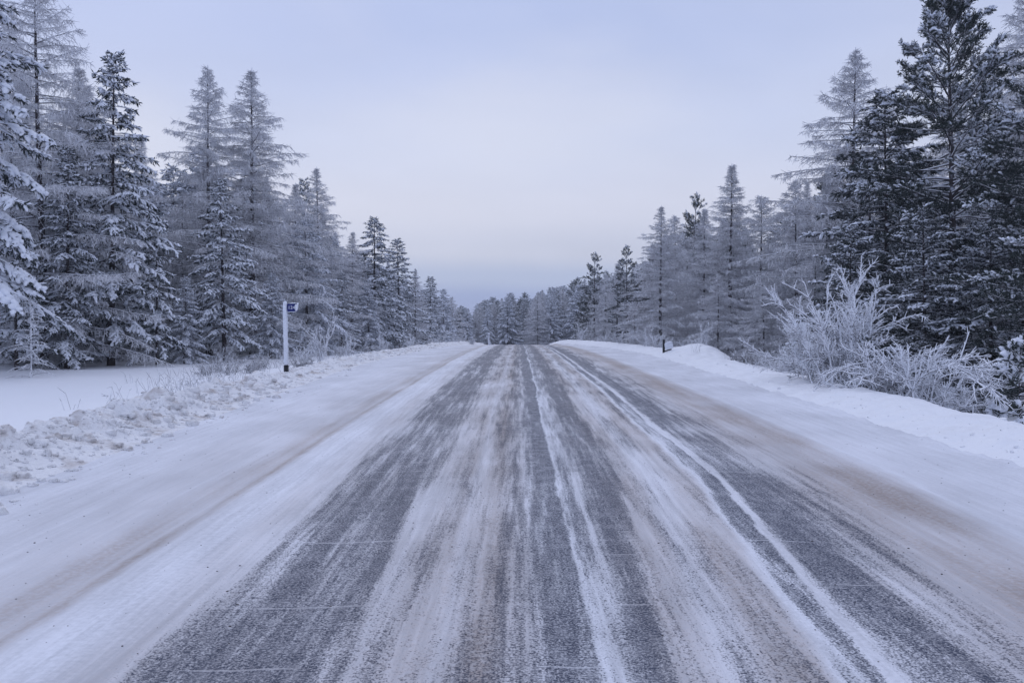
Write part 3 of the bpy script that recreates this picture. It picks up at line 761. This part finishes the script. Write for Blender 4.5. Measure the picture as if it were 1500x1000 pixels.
# far tree line closing the road beyond the crest
k = 0; pos = []
while k < 118:
    px = rg.uniform(628, 905); Y = rg.uniform(165, 235)
    X = at(px, Y)
    if any((X - a) ** 2 + (Y - b) ** 2 < 2.0 ** 2 for a, b in pos): continue
    pos.append((X, Y))
    py = np.interp(px, [620, 680, 740, 785, 830, 860, 910], [462, 450, 434, 430, 418, 410, 402]) + rg.uniform(-5, 14)
    r = rg.random(); p = L0 if r < .3 else S4_ if r < .6 else S1_ if r < .75 else S2_ if r < .88 else P2_
    kind = 'larch' if p in LARCH else 'spruce' if p in SPRUCE else 'pine'
    place(p, px, Y, py, nm[kind] + ' in the far tree line beyond the road crest', kind + ' trees of the far tree line', wide=rg.uniform(1.0, 1.5))
    k += 1

# ------------------------------------------------------------------ shrubs, saplings, grass
def shrub(mb, rng, base, n, L, spread, r0, arch=0.8, sub=6, twig=0.3, rt=0.006, bs=0.12):
    T0, T1 = [], []
    for i in range(n):
        az = rng.uniform(0, 6.28); e0 = math.pi / 2 - abs(rng.normal(0, spread)); ln = L * rng.uniform(0.45, 1.1)
        p = curve_pts(np.array(base) + np.array([rng.normal(0, bs), rng.normal(0, bs), -0.1]), az, ln, e0, e0 - arch * rng.uniform(0.2, 1.2), 9, rng, 0.11)
        p[1:, 2] = np.maximum(p[1:, 2], 0.06 + 0.25 * np.linalg.norm(p[1:, :2] - p[0, :2], axis=1)); p = p[:8] if i % 3 == 0 else p
        polytube(mb, p, r0 * (1 - 0.6 * np.linspace(0, 1, len(p))) * rng.uniform(0.8, 1.2), 5)
        for j in range(sub):
            t = rng.uniform(0.25, 0.95); q, d = interp_pts(p, np.array([t]))
            a2 = math.atan2(d[0][1], d[0][0]) + rng.uniform(-1.3, 1.3); e2 = math.asin(np.clip(d[0][2], -1, 1)) + rng.uniform(-0.5, 0.5)
            l2 = ln * rng.uniform(0.12, 0.42) * (1.2 - t * 0.6)
            b = curve_pts(q[0], a2, l2, e2, e2 - rng.uniform(-.2, .8), 5, rng, 0.1)
            polytube(mb, b, r0 * 0.75 * (1 - 0.55 * np.linspace(0, 1, 6)), 4)
            m = int(7 + l2 * 10); f = rng.uniform(0.1, 1, m); c, dd = interp_pts(b, f)
            g = norm(dd * 0.8 + rng.normal(0, 0.5, (m, 3)))
            T0.append(c); T1.append(c + g * rng.uniform(0.3, 1.0, (m, 1)) * twig)
        m = int(8 + ln * 4); f = rng.uniform(0.2, 1, m); c, dd = interp_pts(p, f)
        g = norm(dd * 0.8 + rng.normal(0, 0.5, (m, 3)))
        T0.append(c); T1.append(c + g * rng.uniform(0.3, 1.0, (m, 1)) * twig)
    tubes(mb, np.concatenate(T0), np.concatenate(T1), rt, rt * 0.6, 3, 0)
def add_shrub(name, px, Y, seed, label, group=None, cat='bush', **kw):
    X = at(px, Y); root = empty(name, (X, Y, gz(X, Y)))
    mb = MB(); shrub(mb, np.random.RandomState(seed), (0, 0, 0), **kw)
    o = mb.build('stems', [M['weed'] if kw['L'] < 0.8 else M['hoar']], root)
    tag(root, label, cat, group); return root
G1 = 'hoar-covered bushes on the right bank'
add_shrub('frosted_bush', 1228, 18.5, 1, 'big bushy hoar-white shrub on the right bank, left of its arching neighbour', G1, n=34, L=2.6, spread=0.42, r0=0.020, arch=1.0, sub=12, twig=0.2, rt=0.010, bs=0.35)
add_shrub('frosted_bush', 1330, 16.5, 2, 'arching hoar-white shrub with long curved stems, right of the biggest bush', G1, n=22, L=2.35, spread=0.30, r0=0.022, arch=2.1, sub=10, twig=0.18, rt=0.010, bs=0.3)
add_shrub('frosted_bush', 1155, 22.5, 3, 'low hoar-white shrub at the left foot of the biggest bush', G1, n=18, L=1.15, spread=0.75, r0=0.013, arch=0.9, sub=5, twig=0.2, rt=0.007)
add_shrub('frosted_bush', 1385, 15.8, 4, 'low snowy shrub at the right foot of the arching bush', G1, n=16, L=0.95, spread=0.8, r0=0.014, arch=0.9, sub=5, twig=0.2, rt=0.008)
add_shrub('frosted_bush', 1300, 17.0, 14, 'low tangle of frosted stems between the two big bushes', G1, n=16, L=1.1, spread=0.8, r0=0.013, arch=0.9, sub=5, twig=0.2, rt=0.007)
add_shrub('frosted_bush', 1187, 19.5, 15, 'mid-height frosted shrub hugging the left side of the biggest bush', G1, n=18, L=1.7, spread=0.7, r0=0.015, arch=0.8, sub=5, twig=0.22, rt=0.007)
for i, (px, Y, L, lab) in enumerate([(1080, 29, 0.6, 'thin frosted weed clump on the bank crest, left of the bushes'), (1105, 26, 0.7, 'curled frosted stems on the bank crest near the low shrub'),
        (1028, 37, 1.1, 'lone upright frosted stem plant right of the mound'), (950, 46, 1.3, 'frosted shrub just left of the dark-trunked larch'),
        (925, 52, 1.2, 'feathery frosted shrub farther along the right bank'), (905, 58, 1.3, 'upright frosted brush along the right bank, before the small stems'),
        (885, 64, 0.9, 'small frosted stems near the right bank end'), (850, 72, 1.5, 'tall pale frosted stems at the far right bank end'), (1006, 42, 0.9, 'frosted twigs poking from behind the snow mound'),
        (965, 44, 0.9, 'arched frosted twigs beside the dark marker post')]):
    add_shrub('frosted_shrub', px, Y, 30 + i, lab, 'small frosted shrubs on the right bank', n=14, L=L, spread=0.5, r0=0.013, arch=0.8, sub=4, twig=0.2, rt=0.009)
for i, (px, Y, L, lab) in enumerate([(300, 30, 0.7, 'thin frosted bushlet in the left field, left of the post'), (335, 28, 0.75, 'thin frosted bushlet closest to the berm, left of the post'),
        (365, 27, 0.5, 'tiny frosted weeds beside the kilometre post'), (318, 33, 0.78, 'bare grey weed clump behind the thin bushlets in the left field'), (385, 30, 0.7, 'bare grey weed clump just left of the kilometre post'), (440, 29, 0.6, 'bare weed clump right of the black foot of the kilometre post'), (325, 44, 1.0, 'snow-bent shrub at the foot of the dense spruce'), (470, 34, 1.9, 'tall thin frosted sapling right of the kilometre post'),
        (510, 44, 1.2, 'snow-covered shrub beyond the frosted sapling on the left'), (560, 52, 1.1, 'snow-covered shrub midway along the left berm'), (600, 62, 1.2, 'frosted shrub near the far end of the left berm'),
        (640, 72, 1.1, 'frosted shrub clump close to the crest on the left'), (665, 76, 0.9, 'low frosted shrub just before the far white marker'), (445, 40, 0.9, 'low frosted shrub behind the kilometre post'), (690, 80, .8, 'last frosted clump left of the crest')]):
    add_shrub('frosted_shrub', px, Y, 60 + i, lab, 'small frosted shrubs in the left field', n=14 if L < .8 else 16, L=L, spread=0.5 if L < 1.8 else 0.12, r0=0.009 if L < .8 else 0.014, arch=0.7, sub=4, twig=0.16, rt=0.0065 if L < .8 else 0.009)
# thin larch sapling in the open at far left and two bare whips
def sapling(px, Y, py, seed, label, wide=0.26, n=34):
    X = at(px, Y); z0 = gz(X, Y); H = ztop(py, Y) - z0; rng = np.random.RandomState(seed)
    root = empty('larch_sapling', (X, Y, z0)); tb = MB(); p, r = trunk_mesh(H, 0.03, rng, 0.02); polytube(tb, p, r, 6)
    tb.build('trunk', [M['hoar']], root)
    cb = MB()
    for i in range(n):
        t = 0.12 + 0.85 * i / n; c, _ = interp_pts(p, np.array([t])); L = H * wide * (1 - t) ** 0.6 * rng.uniform(.6, 1.1) + .05
        b = curve_pts(c[0], rng.uniform(0, 6.28), L, 0.35, -0.5, 5, rng, 0.1); polytube(cb, b, np.linspace(0.017, 0.009, 6), 4)
        m = 9; cc, dd = interp_pts(b, rng.uniform(0.2, 1, m)); g = norm(dd + rng.normal(0, .6, (m, 3)) + (0, 0, -.2))
        tubes(cb, cc, cc + g * rng.uniform(.06, .2, (m, 1)), 0.011, 0.006, 3, 0)
    cb.build('crown', [M['hoar']], root); tag(root, label, 'sapling'); return root
sapling(42, 31, 432, 5, 'thin bare frosted sapling alone in the open snow at far left', 0.34, 60)
sapling(157, 22, 578, 6, 'tiny dark weed stem poking out of the left field', 0.08, 8)

# ------------------------------------------------------------------ km post, markers
white = simple('rimed_white', (0.74, 0.77, 0.84), 0.75, 0.08, 20)
black = simple('black_paint', (0.02, 0.02, 0.025), 0.6, 0.2, 8)
blue = simple('sign_blue', (0.008, 0.018, 0.14), 0.45, 0.1, 10)
digit = simple('digit_white', (0.75, 0.77, 0.82), 0.6)
def box(mb, c, s, bev=0.0, mat=0):
    x, y, z = np.array(s) / 2; cx, cy, cz = c
    if bev <= 0:
        V = [(cx + a * x, cy + b * y, cz + d * z) for d in (-1, 1) for a, b in ((-1, -1), (1, -1), (1, 1), (-1, 1))]
        mb.add(V, [(3, 2, 1, 0), (4, 5, 6, 7), (0, 1, 5, 4), (1, 2, 6, 5), (2, 3, 7, 6), (3, 0, 4, 7)], mat); return
    rings = []
    for dz, ins in ((-z, bev), (-z + bev, 0), (z - bev, 0), (z, bev)):
        a, b = x - ins, y - ins; k = bev * 0.7
        rings.append([(cx + px_, cy + py_, cz + dz) for px_, py_ in ((-a + k, -b), (a - k, -b), (a, -b + k), (a, b - k), (a - k, b), (-a + k, b), (-a, b - k), (-a, -b + k))])
    V = np.array(rings).reshape(-1, 3); Q = []
    for i in range(3):
        for j in range(8): Q.append((i * 8 + j, i * 8 + (j + 1) % 8, (i + 1) * 8 + (j + 1) % 8, (i + 1) * 8 + j))
    Q += [(24, 25, 26, 27), (24, 27, 28, 31), (28, 29, 30, 31), (3, 2, 1, 0), (7, 4, 3, 0), (7, 6, 5, 4)]
    mb.add(V, Q, mat)
Y = 24.6; X = at(418.5, Y); z0 = gz(X, Y); Hp = ztop(440, Y) - z0
post = empty('kilometre_post', (X, Y, z0)); post.rotation_euler = (0, math.radians(-0.8), 0)
tag(post, 'white rimed kilometre post with black foot and small blue number sign', 'road sign')
def rough_post(mb, w_, z0_, z1_, n, rng, amp):
    zz = np.linspace(z0_, z1_, n); k = 10
    a = np.arange(k) / k * 6.2832
    rad = w_ * (1 + rng.normal(0, amp, (n, k)))
    sq = 1 / np.maximum(np.abs(np.cos(a)), np.abs(np.sin(a))) ** 0.55
    V = np.stack([rad * np.cos(a) * sq, rad * np.sin(a) * sq, np.repeat(zz[:, None], k, 1)], -1)
    V[0, :, :2] *= 0.02; V[-1, :, :2] *= 0.02; V[-2, :, :2] *= 0.75
    i = np.arange(n - 1)[:, None]; j = np.arange(k)[None]; jn = (j + 1) % k
    mb.add(V, np.stack([i * k + j, i * k + jn, (i + 1) * k + jn, (i + 1) * k + j], -1))
rng = np.random.RandomState(9)
mb = MB(); rough_post(mb, 0.062, 0.16, Hp, 46, rng, 0.09); mb.build('shaft', [white], post)
mb = MB(); box(mb, (0, 0, 0.0), (0.115, 0.115, 0.36), 0.01); mb.build('black_foot', [black], post, smooth=False)
sz = Hp - 0.21; sx = 0.20
mb = MB(); box(mb, (sx + 0.02, -0.01, sz), (0.29, 0.10, 0.23), 0.012); sp = mb.build('number_plate', [blue], post, smooth=False)
mb = MB()
W = np.array([(0.335, -.06, sz - .11), (0.36, -.055, sz - .05), (0.10, -.03, sz + .118), (.345, -0.03, sz + .05)]); W1 = np.array([(0.352, -.055, sz + .11), (.355, -.05, sz + .12), (.36, -.03, sz + .122), (.36, .03, sz + .13)])
pillows(mb, W, W1, [0.035, .03, .06, .06], [0.03, .03, .022, .03], rng, 0, 0.2, 8)
pillows(mb, [(0.085, -0.055, sz - .125)], [(0.33, -0.055, sz - .125)], 0.02, 0.016, rng, 0, 0.1, 6)
mb.build('snow_cap', [M['snow_lump']], sp)
mb = MB(); box(mb, (0.325, -0.066, sz + 0.0), (0.04, 0.012, 0.19), 0.004); mb.build('rime_edge', [white], sp)
fc = bpy.data.curves.new('digits', 'FONT'); fc.body = '124'; fc.size = 0.135; fc.extrude = 0.003; fc.align_x = 'LEFT'; fc.align_y = 'CENTER'; fc.space_character = 1.05
fo = bpy.data.objects.new('tmp', fc); COL.objects.link(fo)
dg = bpy.context.evaluated_depsgraph_get(); me = bpy.data.meshes.new_from_object(fo.evaluated_get(dg))
bpy.data.objects.remove(fo); me.materials.clear(); me.materials.append(digit)
do = bpy.data.objects.new('digits', me); COL.objects.link(do); do.parent = sp
do.location = (0.095, -0.064, sz); do.rotation_euler = (math.radians(90), 0, 0)

# frosted grass in tufts along the berm and the field
mb = MB(); rng2 = np.random.RandomState(77); Q0, Q1 = [], []
for i in range(150):
    Yg = 17 * (75 / 17) ** rng2.rand(); xg = -(6.9 + abs(rng2.normal(0, 1.6))) * float(wl(Yg)); 
    if rng2.rand() < 0.2: xg = rng2.uniform(6.3, 7.4) * float(wr(Yg))
    m = rng2.randint(3, 12); b = np.stack([xg + rng2.normal(0, .12, m), Yg + rng2.normal(0, .12, m)], 1); z = ground(b[:, 0], b[:, 1])
    p0 = np.column_stack([b, z - .03]); d = norm(np.column_stack([rng2.normal(0, .35, m), rng2.normal(0, .35, m), np.ones(m)])); l = rng2.uniform(.12, .5, (m, 1))
    p1 = p0 + d * l; Q0 += [p0, p1]; Q1 += [p1, p1 + norm(d + rng2.normal(0, .7, (m, 3))) * l * .4]
tubes(mb, np.concatenate(Q0), np.concatenate(Q1), 0.006, 0.003, 3); o = mb.build('grass', [M['weed']])
tag(o, 'sparse frosted grass stalks sticking out of the roadside snow', 'grass', kind='stuff')
# small snow-capped reflector on a dark stake at the right bank mound
Y = 36.5; X = at(972, Y); z0 = gz(X, Y)
mk = empty('marker_stake', (X, Y, z0)); tag(mk, 'dark stake with a tilted snow-white panel beside the right bank mound', 'marker')
zt = ztop(497, Y) - z0
mb = MB(); box(mb, (0, 0, zt / 2 - 0.15), (0.09, 0.09, zt + 0.3), 0.012); mb.build('stake', [black], mk, smooth=False)
pn = MB(); box(pn, (0, 0, 0), (0.36, 0.07, 0.26), 0.02); po = pn.build('panel', [white], mk, smooth=False); po.location = (0.21, -0.05, zt - 0.28); po.rotation_euler = (0.1, math.radians(-16), math.radians(12))
pn = MB(); box(pn, (0, 0, 0), (0.3, 0.1, 0.05), 0.012); pb = pn.build('bracket', [black], mk, smooth=False); pb.location = (0.19, 0, zt - 0.46); pb.rotation_euler = (0, math.radians(-16), 0)
pn = MB(); pillows(pn, [(-.18, 0, .13)], [(.18, 0, .13)], 0.06, 0.05, rng, 0, 0.2, 8); pn.build('snow_cap', [M['snow_lump']], po)
# far white delineator near the crest
Y = 80.0; X = at(716, Y); z0 = gz(X, Y)
dl = empty('delineator_post', (X, Y, z0)); tag(dl, 'small white marker post with round head by the left side of the crest', 'marker')
zt = ztop(487, Y) - z0
mb = MB(); box(mb, (0, 0, zt / 2 - 0.15), (0.14, 0.12, zt + 0.3), 0.02); mb.build('shaft', [white], dl, smooth=False)
mb = MB(); a = np.linspace(0, math.pi, 7)
polytube(mb, [(0, -0.12, zt - 0.12), (0, -0.07, zt - 0.12)], [0.13, 0.13], 14); mb.build('head', [white], dl)

# ------------------------------------------------------------------ snow clods on the berm, grit on the road
def clods(name, n, seed, mat, posf, sizef, flat=0.7):
    rng = np.random.RandomState(seed); mb = MB()
    # cube-sphere template 3x3 per side
    import bmesh
    bm = bmesh.new(); bmesh.ops.create_cube(bm, size=1.4); bmesh.ops.subdivide_edges(bm, edges=bm.edges[:], cuts=2, use_grid_fill=True)
    T = np.array([v.co[:] for v in bm.verts]); Q = np.array([[v.index for v in f.verts] for f in bm.faces]); bm.free()
    T = norm(T) * 0.75 + T * 0.3
    for i in range(n):
        x, y = posf(rng); s = sizef(rng, y)
        V = T * (1 + rng.normal(0, 0.17, (len(T), 1))) * s * rng.uniform(0.6, 1.3, 3) * np.array([1, 1, flat])
        a = rng.uniform(0, 6.28); c, sn = math.cos(a), math.sin(a)
        V = np.stack([V[:, 0] * c - V[:, 1] * sn, V[:, 0] * sn + V[:, 1] * c, V[:, 2]], 1)
        mb.add(V + (x, y, gz(x, y) + s * 0.02), Q)
    o = mb.build(name, [mat]); return o
def bpos(r):
    y = 6.5 * (62 / 6.5) ** r.rand(); w_ = float(wl(y))
    return (-(6.0 - abs(r.normal(0, 0.5)) if r.rand() < .72 else -(-6.0 - abs(r.normal(0, .35)))) * w_, y)
def bsize(r, y): return min(0.085, 0.01 + 0.011 * r.pareto(1.7)) * (1.0 if y < 20 else 0.75)
o = clods('snow_clods', 4600, 3, M['snow_berm'], bpos, bsize); tag(o, 'loose snow clods thrown up along the left roadside berm', 'snow', kind='stuff')
def rpos(r):
    y = 4 * (45 / 4) ** r.rand(); return (r.uniform(-4.8, 6.0), y)
def kpos(r):
    y = 9 * (50 / 9) ** r.rand(); return (float(wr(y)) * (5.9 + r.normal(0, .35)), y)
o = clods('snow_crumbs', 260, 6, M['snow_bank'], kpos, lambda r, y: min(0.05, 0.008 + 0.006 * r.pareto(1.8))); tag(o, 'snow crumbs lying on the smooth right bank', 'snow', kind='stuff')
grit = simple('grit', (0.06, 0.05, 0.05), 0.9, 0.3, 30)
o = clods('grit', 2200, 4, grit, rpos, lambda r, y: 0.0025 + 0.0045 * r.rand() ** 3, 0.6); tag(o, 'dark grit scattered over the snow-packed road', 'grit', kind='stuff')

# prototypes that ended up unused go away
for p in LARCH + SPRUCE + PINE:
    if p.name not in USED:
        for c in KIDS[p.name]: bpy.data.objects.remove(c)
        bpy.data.objects.remove(p)

# ------------------------------------------------------------------ frosty air
hz = MB(); box(hz, (0, 200, 15), (720, 470, 60)); ho = hz.build('haze', [], smooth=False)
hm = bpy.data.materials.new('frosty_air'); hm.use_nodes = True; hm.node_tree.nodes.clear()
hv = hm.node_tree.nodes.new('ShaderNodeVolumePrincipled'); hv.inputs['Density'].default_value = 0.0005; hv.inputs['Color'].default_value = (0.86, 0.91, 1.0, 1)
hq = hm.node_tree.nodes.new('ShaderNodeOutputMaterial'); hm.node_tree.links.new(hv.outputs[0], hq.inputs['Volume'])
ho.data.materials.append(hm); tag(ho, kind='stuff')
